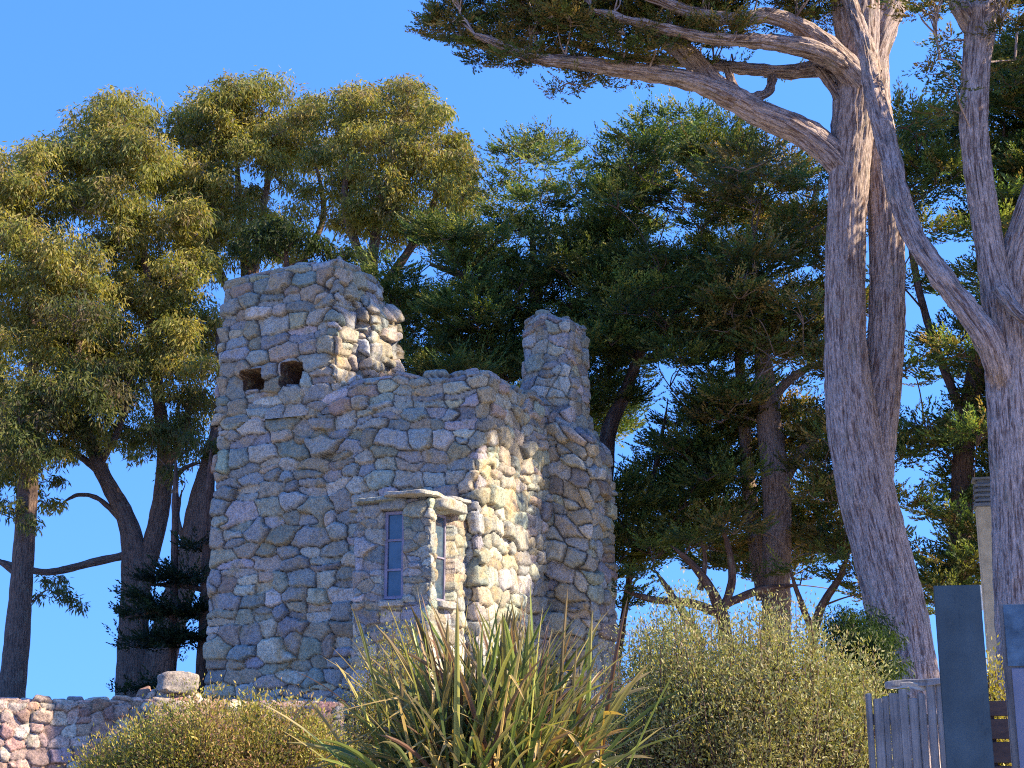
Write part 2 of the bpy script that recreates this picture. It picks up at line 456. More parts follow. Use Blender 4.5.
tower = thing('stone_tower', 'tall rough granite boulder tower with a higher corner turret, chimney and slab roofed window bay', 'tower', (C0[0], C0[1], gz(31)))
Wd = on_front(216, 420)[0]; TOP = C0[2]
Tw0, _ = on_front(338, 340); _, TTOP = on_front(334, 258)
sT, _ = on_right(548, 470)
print('TOWER', Wd, TOP, Tw0, TTOP, sT)
D_ = 7.2
def oh(s, t): return C0[:2] + E1 * s + E2 * t
masonry('main_wall', tower, STONE, oh(0, 0), E1, E2, Wd, D_, 0.6, TOP, 11, ztop=lambda S, T: .10 * vn(S * 1.3, T * 1.3, s=4), res=.028)
# turret on the left front corner, with two small square openings
hole = []
for (x0, y0, x1, y1) in ((244, 391, 267, 370), (281, 387, 303, 362)):
    s1, za = on_front(x0, y0); s0, zb = on_front(x1, y1)
    hole.append((0, s0 - Tw0 + .03, s1 - Tw0 - .03, za, zb, .7))
masonry('turret', tower, STONE, oh(Tw0, -.02), E1, E2, Wd - Tw0 + .02, 2.05, TOP - .75, TTOP, 23, res=.026, holes=hole, thick=.5,
        ztop=lambda S, T: .09 * vn(S * 1.4 + 5, T * 1.4, s=8), batter=.03)
# rough broken wing of the turret on its right, lower towards the back
masonry('turret_buttress', tower, STONE, oh(Tw0 - .35, .9), E1, E2, .6, 1.45, TOP - .6, TTOP - .55, 29, res=.028, thick=.3, rh=(.25, .45), sw=(.3, .55), bulge=.13, off=.05,
        ztop=lambda S, T: -.35 * np.clip((.5 - S) / .5, 0, 1) + .1 * vn(S * 3, T * 3, s=3), batter=.12)
# stair block on the right and the chimney above it
_, BTOP = on_right(548, 418)
h_ = pl(oh(0, sT), E2, 592, 600); sO = np.dot(h_[:2] - C0[:2], E1); print('SO', sO)
masonry('stair_block', tower, STONE, oh(sO, sT), E1, E2, .2 - sO, 1.6, 0.6, BTOP, 37, res=.028, batter=.07, bulge=.13, off=.035,
        ztop=lambda S, T: -.55 * np.clip((.9 - S) / .9, 0, 1) + .1 * vn(S * 2, T * 2, s=3), rh=(.26, .46), sw=(.34, .66), thick=.6)
h_ = pl(oh(0, sT + .15), E2, 521, 360); sL = np.dot(h_[:2] - C0[:2], E1)
h_ = pl(oh(0, sT + .15), E2, 571, 360); sR = np.dot(h_[:2] - C0[:2], E1)
h_ = pl(oh(0, sT + .15), E2, 550, 313); CTOP = h_[2]
masonry('chimney', tower, STONE, oh(sR, sT + .15), E1, E2, sL - sR, 1.3, BTOP - 1.4, CTOP, 41, res=.026, batter=.05, thick=.5, rh=(.2, .36), sw=(.28, .5),
        ztop=lambda S, T: .22 * np.exp(-((S - .8) / .35) ** 2) - .1, bulge=.075)
box('roof_deck', tower, DECK, (*(oh(Wd / 2, D_ / 2)), TOP - 1.2), E1, E2, (Wd - .8, D_ - .8, .15), 0)
# window bay
PR = 1.7
b0, BZ = on_front(431, 497, PR); b1, _ = on_front(355, 505, PR)
print('BAY', b0, b1, BZ)
def bp(s, d): return oh(b0 + s, -PR + d)
f0, wza = on_front(402, 599, PR); f1, wzb = on_front(383, 511, PR)
def on_bayside(px, py):
    h_ = pl(bp(0, 0), E1, px, py); return np.dot(h_[:2] - bp(0, 0), E2), h_[2]
g0, sza = on_bayside(435.5, 600); g1, szb = on_bayside(454, 515)
masonry('bay_wall', tower, STONE, bp(0, 0), E1, E2, b1 - b0, PR + .25, .6, BZ, 53, res=.022, rh=(.16, .34), sw=(.22, .55), bulge=.05, off=.015, thick=.3, rad=.07,
        holes=[(0, f0 - b0, f1 - b0, wza, wzb, .16), (1, g0, g1, sza, szb, .30)], mortar=(.13, .11, .10))
wf = None
def window(e1, e2, c, wdt, hgt, mid=(), label=None):
    """frame with bars and panes: c is the centre of the opening on the pane plane, e2 points into the wall"""
    t_ = .055
    fr = box('window', tower, FRAME, (c[0], c[1], c[2] - hgt / 2 + t_ / 2), e1, e2, (wdt, .07, t_), .006, label)
    def bar(name, dx, dz, sx, sz, dy=0): box(name, fr, FRAME, (c[0] + e1[0] * dx + e2[0] * dy, c[1] + e1[1] * dx + e2[1] * dy, c[2] + dz), e1, e2, (sx, .066, sz), .006)
    # children of the sill-bar piece
    for nm, dx, dz, sx, sz in (('frame', -wdt / 2 + t_ / 2, t_ / 2, t_, hgt - t_), ('frame', wdt / 2 - t_ / 2, t_ / 2, t_, hgt - t_), ('frame', 0, hgt / 2 - t_ / 2, wdt - 2 * t_, t_)):
        bar(nm, dx, dz, sx, sz)
    for m_ in mid: bar('glazing_bar', 0, m_ * hgt, wdt - 2 * t_ - .002, .035)
    box('pane', fr, GLASS, (c[0] + e2[0] * .01, c[1] + e2[1] * .01, c[2]), e1, e2, (wdt - 2 * t_ + .01, .012, hgt - 2 * t_ + .01), 0)
_v = tower.location
# parent of sub-parts uses world coordinates: helper keeps locations simple because parts sit at the tower's origin
def fix_children(): pass
cw = bp((f0 + f1) / 2 - b0, .12)
window(E1, E2, (cw[0], cw[1], (wza + wzb) / 2), (f1 - f0) * .92, (wzb - wza) - .04, (-.17, .17), 'pale grey three-pane window on the shaded front of the bay')
cw = oh(b0, -PR) + E2 * (g0 + g1) / 2 + E1 * .2
window(E2, E1, (cw[0], cw[1], (sza + szb) / 2), (g1 - g0) * .92, (szb - sza) - .04, (0,), 'narrow window set deep in the sunlit side of the bay')
cs_ = bp((b1 - b0) / 2, PR / 2 - .05)
for k, (ds, dd, ws, wd, dz) in enumerate(((-.42, -.25, 1.0, PR * .95, .0), (.38, -.15, 1.0, PR * .9, -.04), (-.1, .55, 1.7, .9, .05), (.98, .2, .5, 1.2, -.16))):
    c2 = cs_ + E1 * ds + E2 * dd
    slab('roof_slab', tower, STONE, (c2[0], c2[1], BZ + .07 + dz), E1, E2, (ws + .14, wd + .2, .11), 60 + k * 3)
c2 = bp(-.02, .75); slab('lintel', tower, STONE, (c2[0], c2[1], szb + .13), E1, E2, (.45, 1.15, .24), 77, .02)
c2 = bp((f0 + f1) / 2 - b0, .06); slab('lintel', tower, STONE, (c2[0], c2[1], wzb + .13), E1, E2, (.62, .3, .24), 78, .02)
c2 = bp((f0 + f1) / 2 - b0, .04); slab('sill', tower, STONE, (c2[0], c2[1], wza - .08), E1, E2, (.55, .3, .14), 79, .02)
c2 = bp(.02, (g0 + g1) / 2); slab('sill', tower, STONE, (c2[0], c2[1], sza - .08), E1, E2, (.4, .8, .15), 80, .02)

# ------------------------------------------------------------------ garden wall
gw0 = P(-70, 706, 21.5); gw1 = P(196, 692, 23)
d_ = gw1[:2] - gw0[:2]; Lw = np.linalg.norm(d_); ed = d_ / Lw; en_ = np.array([-ed[1], ed[0]])
gw = thing('garden_wall', 'low cobblestone garden wall of rounded pinkish stones at lower left', 'stone wall', (gw0[0], gw0[1], gz(22)))
zt0 = P(100, 697, 22)[2]
masonry('cobble_wall', gw, COBBLE, gw0[:2], ed, en_, Lw, .55, .5, zt0, 71, rh=(.15, .25), sw=(.17, .32), res=.018, bulge=.075, off=.02, thick=.18, pal=PALC, rad=.09,
        mortar=(.14, .10, .08), ztop=lambda S, T: .10 * (S / Lw - .5) + .03 * vn(S * 4, T * 4, s=3), capdrop=.1)
e0 = P(196, 690, 23); 
masonry('end_pier', gw, COBBLE, (gw1[0] - .75, gw1[1] - .14), ed, en_, .95, .85, .5, zt0 + .12, 72, rh=(.2, .32), sw=(.25, .45), res=.02, bulge=.1, off=.04, thick=.3, pal=PALC * 1.1, rad=.12, capdrop=.1)
g2a = P(205, 700, 23.8); g2b = P(345, 704, 24.6); d2 = g2b[:2] - g2a[:2]; L2 = np.linalg.norm(d2); ed2 = d2 / L2; en2 = np.array([-ed2[1], ed2[0]])
gw2 = thing('garden_wall', 'shaded stretch of low stone wall running to the foot of the tower', 'stone wall', (g2a[0], g2a[1], gz(24)))
masonry('cobble_wall', gw2, COBBLE, g2a[:2], ed2, en2, L2, .5, .5, g2a[2], 73, rh=(.15, .25), sw=(.17, .34), res=.02, bulge=.07, off=.02, thick=.18, pal=PALC, rad=.09, capdrop=.1)
bc = P(178, 683, 23.1)
bo = slab('boulder', None, COBBLE, (bc[0], bc[1], bc[2]), ed, en_, (.6, .45, .3), 90, .05)
bo['label'] = 'single large pale boulder lying on top of the garden wall end'; bo['category'] = 'boulder'

# ------------------------------------------------------------------ trees
def crom(pts, n_per=10):
    pts = np.asarray(pts, float); m = len(pts)
    if m == 2: return np.linspace(pts[0], pts[1], n_per + 1)
    out = []
    for i in range(m - 1):
        p0, p1, p2, p3 = pts[max(i - 1, 0)], pts[i], pts[i + 1], pts[min(i + 2, m - 1)]
        for t_ in np.linspace(0, 1, n_per, endpoint=False):
            out.append(.5 * ((2 * p1) + (-p0 + p2) * t_ + (2 * p0 - 5 * p1 + 4 * p2 - p3) * t_ ** 2 + (-p0 + 3 * p1 - 3 * p2 + p3) * t_ ** 3))
    out.append(pts[-1]); return np.array(out)

class TB:
    def __init__(s): s.V = []; s.Q = []; s.B = []; s.n = 0
    def tube(s, path, rad, k=8, ridges=0.0, seed=0, cap=True):
        path = np.asarray(path, float); rad = np.asarray(rad, float); m = len(path)
        T = np.gradient(path, axis=0); T /= np.maximum(np.linalg.norm(T, axis=1, keepdims=True), 1e-9)
        ref = np.array([0.3, 1, 0.1]) if abs(T[0][2]) > .5 else np.array([.1, .2, 1.0])
        A = np.cross(T, ref); A /= np.maximum(np.linalg.norm(A, axis=1, keepdims=True), 1e-9); Bn = np.cross(T, A)
        L = np.r_[0, np.cumsum(np.linalg.norm(np.diff(path, axis=0), axis=1))]
        th = np.arange(k) / k * 2 * math.pi
        TH, LL = np.meshgrid(th, L)
        RR = np.repeat(rad[:, None], k, 1)
        if ridges:
            a_, b2 = np.cos(TH) , np.sin(TH)
            f1 = vn(a_ * 1.6 + seed, b2 * 1.6, LL * .35, s=seed)
            cx, cy = a_ * (3.2 + 4 * RR) , b2 * (3.2 + 4 * RR)
            wv = .5 * vn(cx * .6, cy * .6, LL * 1.2, s=seed + 4)
            f2 = 1 - 2 * np.abs(vn(cx * 1.3 + wv, cy * 1.3 + wv, LL * .8, s=seed + 1))
            f3 = 1 - 2 * np.abs(vn(cx * 3, cy * 3 + wv, LL * 2.2, s=seed + 2))
            f4 = vn(cx * 6, cy * 6, LL * 5, s=seed + 3)
            RR = RR * (1 + ridges * (1.1 * f1 + .32 * f2)) + ridges * (.16 * f3 + .10 * f4)
        V = path[:, None] + (A[:, None] * np.cos(TH)[..., None] + Bn[:, None] * np.sin(TH)[..., None]) * RR[..., None]
        s.V.append(V.reshape(-1, 3)); s.B.append(np.stack([np.cos(TH) * RR + seed * 1.7, np.sin(TH) * RR, LL], -1).reshape(-1, 3))
        i = np.arange((m - 1) * k).reshape(m - 1, k) + s.n; j = np.roll(i, -1, axis=1)
        s.Q.append(np.stack([i, j, j + k, i + k], -1).reshape(-1, 4)); s.n += m * k
    def build(s, name, mat, parent, label=None):
        return mesh_np(name, np.concatenate(s.V), np.concatenate(s.Q), mat, parent, smooth=True, vec=np.concatenate(s.B), label=label)

def px_path(pts, Y, n_per=10):
    """pts: (px, py, width px[, depth offset]) -> world path and radii, at its real distance"""
    c, r = [], []
    for q in pts:
        y = Y + (q[3] if len(q) > 3 else 0)
        c.append(P(q[0], q[1], y)); r.append(q[2] / 2 * y / 1400.0 * 1.03)
    a = crom(np.column_stack([c, r]), n_per)
    kk = min(len(a) // 3, 8); a[-kk:, 3] *= np.linspace(1, .12, kk)
    return a[:, :3], np.maximum(a[:, 3], .004)

def unit(v): return v / np.maximum(np.linalg.norm(v, axis=-1, keepdims=True), 1e-9)

def leaf_arrays(c, a, b, L, Wd_, fold=0.0):
    L = np.asarray(L)[:, None]; Wd_ = np.asarray(Wd_)[:, None]
    b = unit(b - a * (a * b).sum(1, keepdims=True))
    V = np.stack([c, c + a * L * .45 + b * Wd_ * .5, c + a * L, c + a * L * .45 - b * Wd_ * .5], 1)
    return V
class LB:
    def __init__(s): s.V = []; s.C = []
    def add(s, c, a, b, L, W_, col):
        s.V.append(leaf_arrays(c, a, b, L, W_)); s.C.append(np.repeat(col, 4, axis=0))
    def build(s, name, mat, parent):
        V = np.concatenate(s.V).reshape(-1, 3); C = np.concatenate(s.C)
        Q = np.arange(len(V)).reshape(-1, 4)
        return mesh_np(name, V, Q, mat, parent, col=C)

def colours(r, n, pal, var=.25):
    p = np.array(pal); k = r.integers(0, len(p), n)
    return p[k] * (1 + (r.random((n, 1)) - .5) * 2 * var)

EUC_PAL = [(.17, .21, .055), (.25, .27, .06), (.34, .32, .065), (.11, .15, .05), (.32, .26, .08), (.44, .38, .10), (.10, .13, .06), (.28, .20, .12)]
EUC_SHADE = [(.08, .115, .04), (.12, .15, .045), (.06, .09, .04), (.17, .18, .05), (.14, .10, .07)]  # darker leaves for low blobs: crown shade put into the colour
CYP_PAL = [(.07, .12, .035), (.10, .155, .04), (.15, .18, .045), (.055, .095, .035), (.20, .20, .055)]
CYPB_PAL = [(.08, .12, .035), (.14, .15, .04), (.20, .15, .055), (.09, .13, .04), (.23, .17, .06)]

def euc_blob(lb, r, c, rad, dens=1.0, pal=EUC_PAL, size=1.0):
    rad = rad * 1.32
    ns = max(8, int(22 * dens))
    for k in range(ns):
        d = unit(r.normal(size=3)); d[2] = d[2] if r.random() < .45 else abs(d[2])
        sc_ = c + d * rad * r.uniform(.45, 1.0) * np.array([1, 1, .8])
        sr = rad * r.uniform(.26, .5)
        n = int(95 / size ** 1.7 * (rad / 1.25) ** 2 * (sr / (.36 * rad)) ** 2)
        dd = unit(r.normal(size=(n, 3))); rr = sr * r.random((n, 1)) ** .38 * (1 + .35 * r.random((n, 1)) ** 4)
        p = sc_ + dd * rr * np.array([1, 1, .8])
        a = unit(np.column_stack([r.normal(size=n) * .6, r.normal(size=n) * .6, -1 + r.normal(size=n) * .55]) + dd * .5)
        b = r.normal(size=(n, 3))
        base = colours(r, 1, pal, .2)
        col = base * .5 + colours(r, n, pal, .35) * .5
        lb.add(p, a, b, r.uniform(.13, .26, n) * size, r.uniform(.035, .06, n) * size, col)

def cyp_pad(lb, r, c, rx, rz, up=.35, dens=1.0, pal=CYP_PAL, size=1.0, tilt=(0, 0)):
    """flat bough of cypress: feathery sprays that leave it outwards and turn up at their tips"""
    ns = max(9, int(135 * dens * (rx / 1.1) ** 2 / size ** 2))
    main = r.random() * 2 * math.pi
    ang = r.random(ns) * 2 * math.pi; rho = np.sqrt(r.random(ns)); stretch = r.uniform(.6, 1.0)
    ox, oy = np.cos(ang) * rho * rx, np.sin(ang) * rho * rx * stretch
    oz = rz * (1 - rho ** 2) * r.uniform(-.7, 1, ns) + ox * tilt[0] + oy * tilt[1]
    st = c + np.column_stack([ox, oy, oz])
    dr = unit(np.column_stack([np.cos(ang) * .8 + math.cos(main) * .45 + r.normal(size=ns) * .3, np.sin(ang) * .8 + math.sin(main) * .45 + r.normal(size=ns) * .3, up + r.normal(size=ns) * .22]))
    sd = unit(np.cross(dr, np.array([0, 0, 1.0])) + r.normal(size=(ns, 3)) * .3)
    Ls = r.uniform(.3, .75, ns) * size; k = 42
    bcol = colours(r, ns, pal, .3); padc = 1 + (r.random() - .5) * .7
    for q_ in range(k):
        q = (q_ + r.random(ns)) / k
        lat = (.15 * (1 - q * .8) * size) * (r.random(ns) * 2 - 1)
        p = st + dr * (Ls * q)[:, None] + sd * lat[:, None] + np.array([0, 0, 1.0]) * (.28 * q ** 2.2 * Ls - .25 * np.abs(lat))[:, None]
        a = unit(dr * .9 + sd * np.sign(lat)[:, None] * .6 + r.normal(size=(ns, 3)) * .25 + np.array([0, 0, 1.0]) * (q * .7)[:, None])
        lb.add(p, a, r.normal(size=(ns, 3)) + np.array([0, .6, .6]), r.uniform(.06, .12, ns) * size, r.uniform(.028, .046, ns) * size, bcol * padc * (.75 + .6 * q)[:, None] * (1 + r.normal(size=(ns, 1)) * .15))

def twig(tb, r, skel, c, r0=.035, k=5, droop=.15):
    d = np.linalg.norm(skel[:, :3] - c, axis=1) + 1.2 * np.maximum(0, skel[:, 2] - c[2] + .3)
    i = int(np.argmin(d)); s = skel[i, :3]; L = np.linalg.norm(c - s)
    if L < .15: return
    mid = (s + c) / 2 + r.normal(size=3) * L * .10 + np.array([0, 0, L * droop])
    rs = min(max(.012 * L + .01, r0 * .6), max(skel[i, 3] * .8, .02))
    q = crom(np.array([[*s, rs], [*mid, rs * .7], [*c, rs * .25]]), 6)
    tb.tube(q[:, :3], q[:, 3], k, seed=int(r.integers(0, 99)))
    return q

def make_tree(name, label, cat, base, Y, stems, blobs, kind, group=None, barkm=BARK_FAR, seed=0, spread=2.0, pal=None, dens=1.0, k=14, ridg=.12, leafmat=None, rz=.24, up=.14, size=1.0, extra=()):
    r = np.random.default_rng(seed)
    bp_ = P(base[0], base[1], Y); zg = gz(Y)
    root = thing(name, label, cat, (bp_[0], bp_[1], zg), group)
    tb = TB(); sk = []
    for n_, s_ in enumerate(stems):
        p, rd = px_path(s_, Y)
        if n_ == 0 or s_[0][1] >= 640:                       # carry stems down to the ground
            p = np.vstack([[p[0][0], p[0][1], zg - .3], p]); rd = np.r_[rd[0] * 1.15, rd]
        tb.tube(p, rd, k, ridges=ridg, seed=seed + n_ * 3)
        sk.append(np.column_stack([p, rd]))
    sk = np.concatenate(sk)
    lb = LB(); br = tb; nb = 0
    cs = []
    for b_ in blobs:
        y = Y + (b_[3] if len(b_) > 3 else r.uniform(-spread, spread))
        c = P(b_[0], b_[1], y); rad = b_[2] * y / 1400.0
        cs.append((c, rad))
    for e_ in extra: cs.append((np.array(e_[:3]), e_[3]))
    cs.sort(key=lambda q: np.min(np.linalg.norm(sk[:, :3] - q[0], axis=1)))
    for c, rad in cs:
        tgt = c - np.array([0, 0, rad * .2])
        q = twig(br, r, sk, tgt, r0=.05)
        if q is not None: sk = np.vstack([sk, q])
        nb += 1
        if kind == 'euc':
            for _ in range(5):
                d = unit(r.normal(size=3)); d[2] = abs(d[2]); twig(br, r, q if q is not None else sk, c + d * rad * .75, r0=.02, k=4)
            euc_blob(lb, r, c, rad, dens, pal or (EUC_PAL if c[2] > zg + 10.5 + 2.5 * r.normal() else EUC_SHADE), size)
        else:
            for _ in range(4):
                d = unit(r.normal(size=3)) * np.array([1, 1, .15]); twig(br, r, q if q is not None else sk, c + d * rad * .8, r0=.02, k=4, droop=.02)
            side = np.sign(c[0] - bp_[0])
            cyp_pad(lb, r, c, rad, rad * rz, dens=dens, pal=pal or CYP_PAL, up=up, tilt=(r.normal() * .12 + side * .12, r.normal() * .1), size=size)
    br.build('trunk', barkm, root)
    lb.build('crown', leafmat or (LEAF_EUC if kind == 'euc' else LEAF_CYP), root)
    return root

def inpoly(x, y, poly):
    c = False; j = len(poly) - 1
    for i in range(len(poly)):
        xi, yi = poly[i]; xj, yj = poly[j]
        if (yi > y) != (yj > y) and x < (xj - xi) * (y - yi) / (yj - yi) + xi: c = not c
        j = i
    return c
def fill(poly, gaps, n, rr, seed, mind=18, flat=.55):
    r = random.Random(seed); out = []; xs = [p[0] for p in poly]; ys = [p[1] for p in poly]
    tries = 0
    while len(out) < n and tries < n * 60:
        tries += 1
        x, y = r.uniform(min(xs), max(xs)), r.uniform(min(ys), max(ys)); q = r.uniform(*rr)
        if not inpoly(x, y, poly): continue
        if any(math.hypot((x - g[0]) / (g[2] + q * .95), (y - g[1]) / (g[2] + q * .55)) < 1 for g in gaps): continue
        if any(math.hypot(x - o_[0], (y - o_[1]) / flat) < mind for o_ in out): continue
        out.append((x, y, q))
    return out

GE = 'eucalyptus trees standing behind the tower'
# four eucalypts
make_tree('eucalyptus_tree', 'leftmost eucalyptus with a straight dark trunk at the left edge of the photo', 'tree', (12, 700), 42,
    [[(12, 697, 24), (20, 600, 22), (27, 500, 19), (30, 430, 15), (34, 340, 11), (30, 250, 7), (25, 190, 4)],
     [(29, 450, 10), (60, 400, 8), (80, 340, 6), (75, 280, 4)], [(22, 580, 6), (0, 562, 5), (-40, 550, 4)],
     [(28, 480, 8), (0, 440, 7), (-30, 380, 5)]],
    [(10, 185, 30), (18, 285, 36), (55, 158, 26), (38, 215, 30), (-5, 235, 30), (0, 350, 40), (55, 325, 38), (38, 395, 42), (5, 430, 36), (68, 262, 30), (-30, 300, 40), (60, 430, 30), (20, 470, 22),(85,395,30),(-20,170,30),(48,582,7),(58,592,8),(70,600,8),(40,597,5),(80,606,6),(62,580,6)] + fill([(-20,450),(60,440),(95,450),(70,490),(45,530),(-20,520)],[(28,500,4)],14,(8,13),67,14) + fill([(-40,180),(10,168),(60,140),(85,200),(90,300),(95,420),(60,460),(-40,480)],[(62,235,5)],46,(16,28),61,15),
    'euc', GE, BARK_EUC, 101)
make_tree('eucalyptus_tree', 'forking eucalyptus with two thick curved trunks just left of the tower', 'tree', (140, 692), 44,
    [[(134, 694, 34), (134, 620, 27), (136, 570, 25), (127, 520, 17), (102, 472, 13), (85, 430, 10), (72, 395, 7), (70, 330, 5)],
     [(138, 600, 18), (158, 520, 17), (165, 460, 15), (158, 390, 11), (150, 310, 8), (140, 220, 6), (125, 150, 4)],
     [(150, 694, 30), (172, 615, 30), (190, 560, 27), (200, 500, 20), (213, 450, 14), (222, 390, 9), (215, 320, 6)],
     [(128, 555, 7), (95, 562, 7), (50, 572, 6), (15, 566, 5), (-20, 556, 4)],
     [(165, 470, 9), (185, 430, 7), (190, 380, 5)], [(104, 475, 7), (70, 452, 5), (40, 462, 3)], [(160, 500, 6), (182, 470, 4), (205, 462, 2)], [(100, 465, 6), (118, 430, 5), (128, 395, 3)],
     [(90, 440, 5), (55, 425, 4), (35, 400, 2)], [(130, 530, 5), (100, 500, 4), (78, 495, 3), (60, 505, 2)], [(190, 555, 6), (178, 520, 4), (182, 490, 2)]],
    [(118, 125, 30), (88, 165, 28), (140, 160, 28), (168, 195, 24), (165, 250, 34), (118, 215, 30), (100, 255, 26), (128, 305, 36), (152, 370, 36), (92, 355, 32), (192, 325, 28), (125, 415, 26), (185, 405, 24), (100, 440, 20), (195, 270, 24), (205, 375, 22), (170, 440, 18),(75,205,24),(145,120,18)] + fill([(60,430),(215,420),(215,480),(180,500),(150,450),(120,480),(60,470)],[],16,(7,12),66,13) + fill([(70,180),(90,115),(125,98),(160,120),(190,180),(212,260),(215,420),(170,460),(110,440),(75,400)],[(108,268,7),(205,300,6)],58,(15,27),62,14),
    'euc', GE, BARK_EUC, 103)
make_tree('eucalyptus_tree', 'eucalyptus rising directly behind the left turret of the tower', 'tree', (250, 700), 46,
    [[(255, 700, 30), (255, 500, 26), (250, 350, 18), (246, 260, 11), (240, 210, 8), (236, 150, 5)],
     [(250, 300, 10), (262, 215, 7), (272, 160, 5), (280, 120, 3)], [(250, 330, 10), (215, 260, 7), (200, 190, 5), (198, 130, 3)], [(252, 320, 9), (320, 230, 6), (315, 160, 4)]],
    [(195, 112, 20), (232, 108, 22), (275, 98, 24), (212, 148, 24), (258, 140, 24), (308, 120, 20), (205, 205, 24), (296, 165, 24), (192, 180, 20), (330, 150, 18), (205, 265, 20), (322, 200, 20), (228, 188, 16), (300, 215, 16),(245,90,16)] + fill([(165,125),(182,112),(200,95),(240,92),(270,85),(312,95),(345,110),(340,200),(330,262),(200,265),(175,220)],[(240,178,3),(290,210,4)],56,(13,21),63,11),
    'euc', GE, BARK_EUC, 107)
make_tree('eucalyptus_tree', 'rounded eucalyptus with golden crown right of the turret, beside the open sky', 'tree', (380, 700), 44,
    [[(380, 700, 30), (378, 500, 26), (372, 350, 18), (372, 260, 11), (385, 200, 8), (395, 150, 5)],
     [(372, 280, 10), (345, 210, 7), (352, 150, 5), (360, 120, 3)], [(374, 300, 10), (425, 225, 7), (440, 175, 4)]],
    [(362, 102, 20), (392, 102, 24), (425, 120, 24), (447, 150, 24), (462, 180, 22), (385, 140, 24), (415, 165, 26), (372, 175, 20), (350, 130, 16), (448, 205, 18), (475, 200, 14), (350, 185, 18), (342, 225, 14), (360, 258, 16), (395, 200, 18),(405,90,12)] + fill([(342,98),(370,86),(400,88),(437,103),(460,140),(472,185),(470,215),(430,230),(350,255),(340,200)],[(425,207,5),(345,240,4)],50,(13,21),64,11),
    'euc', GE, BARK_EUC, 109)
make_tree('evergreen_shrub_tree', 'dark green dense bushy treetop showing just above the left turret', 'tree', (285, 690), 40,
    [[(290, 690, 16), (290, 450, 14), (288, 300, 8), (285, 240, 4)]],
    [(258, 238, 14), (280, 232, 16), (300, 238, 15), (270, 248, 14), (320, 252, 16), (345, 258, 14), (240, 250, 10)], 'euc', None, BARK_FAR, 113, spread=.6,
    pal=[(.04, .065, .02), (.05, .08, .02), (.035, .05, .02)], dens=1.3)

GC = 'dark cypress trees behind and beside the tower'
B_poly = [(480, 215), (492, 165), (522, 142), (556, 146), (590, 190), (640, 195), (655, 330), (615, 420), (600, 440), (560, 440), (480, 400), (420, 400), (375, 340), (385, 260), (420, 232)]
Bb = fill(B_poly, [(505, 178, 10), (560, 180, 10), (415, 262, 4)], 140, (18, 38), 3, 15)
Bb += [(530, 140, 12), (508, 158, 14), (556, 150, 13), (492, 180, 16), (575, 170, 12), (545, 165, 16), (520, 175, 16), (505, 195, 24), (540, 195, 26), (575, 192, 24), (605, 185, 24), (590, 165, 14), (515, 145, 10), (545, 132, 7), (500, 150, 8)]
make_tree('cypress_tree', 'broad dark green cypress rising between the turret and the chimney', 'tree', (560, 650), 41,
    [[(545, 700, 34), (545, 500, 28), (538, 380, 20), (535, 280, 9), (530, 210, 4)], [(538, 330, 12), (470, 280, 8), (430, 265, 5)], [(538, 330, 12), (600, 290, 8), (640, 260, 5)]],
    Bb, 'cyp', GC, BARK_FAR, 201, spread=3.0)
C1_poly = [(612, 165), (640, 120), (700, 112), (735, 130), (740, 200), (745, 330), (740, 450), (735, 560), (700, 570), (640, 590), (605, 620), (600, 540), (612, 480), (645, 420), (650, 380), (600, 330), (600, 240)]
C1_g = [(642, 402, 20), (624, 452, 13), (665, 235, 9), (676, 590, 22), (700, 598, 18), (640, 630, 16), (612, 400, 8), (690,180,4)]
make_tree('cypress_tree', 'cypress with a leaning reddish trunk right behind the tower wall', 'tree', (598, 650), 38,
    [[(590, 690, 26), (598, 560, 24), (603, 480, 20), (610, 430, 15), (628, 385, 11), (650, 320, 7), (660, 240, 4)],
     [(618, 660, 6), (634, 550, 5), (655, 470, 4), (668, 400, 3)], [(640, 350, 7), (690, 300, 6), (720, 280, 4)]],
    fill(C1_poly, C1_g, 150, (16, 38), 5, 14), 'cyp', GC, BARK_FAR, 203, spread=3.0)
rx_ = random.Random(12); F_shade = []  # unseen foliage pads added out of view, zoned to shade the tower
for _ in range(85): F_shade.append((rx_.uniform(13, 17), rx_.uniform(30.8, 33.5), rx_.uniform(10.5, 23), rx_.uniform(.8, 1.3)))
for _ in range(75): F_shade.append((rx_.uniform(13, 17), rx_.uniform(25.5, 30.8), rx_.uniform(20.0, 21.0), rx_.uniform(.8, 1.2)))
for _ in range(60): F_shade.append((rx_.uniform(13, 17), rx_.uniform(26.5, 31), rx_.uniform(25.0, 27), rx_.uniform(.8, 1.2)))
C2_poly = [(700, 150), (745, 140), (800, 165), (830, 190), (850, 330), (845, 450), (870, 540), (880, 600), (820, 590), (780, 590), (740, 575), (715, 540), (720, 430), (715, 300)]
C2_g = [(722, 238, 8), (820, 280, 6), (735, 375, 8), (805, 590, 14), (745, 600, 16), (760, 372, 4), (815, 385, 7), (770, 470, 7), (842,610,20)]
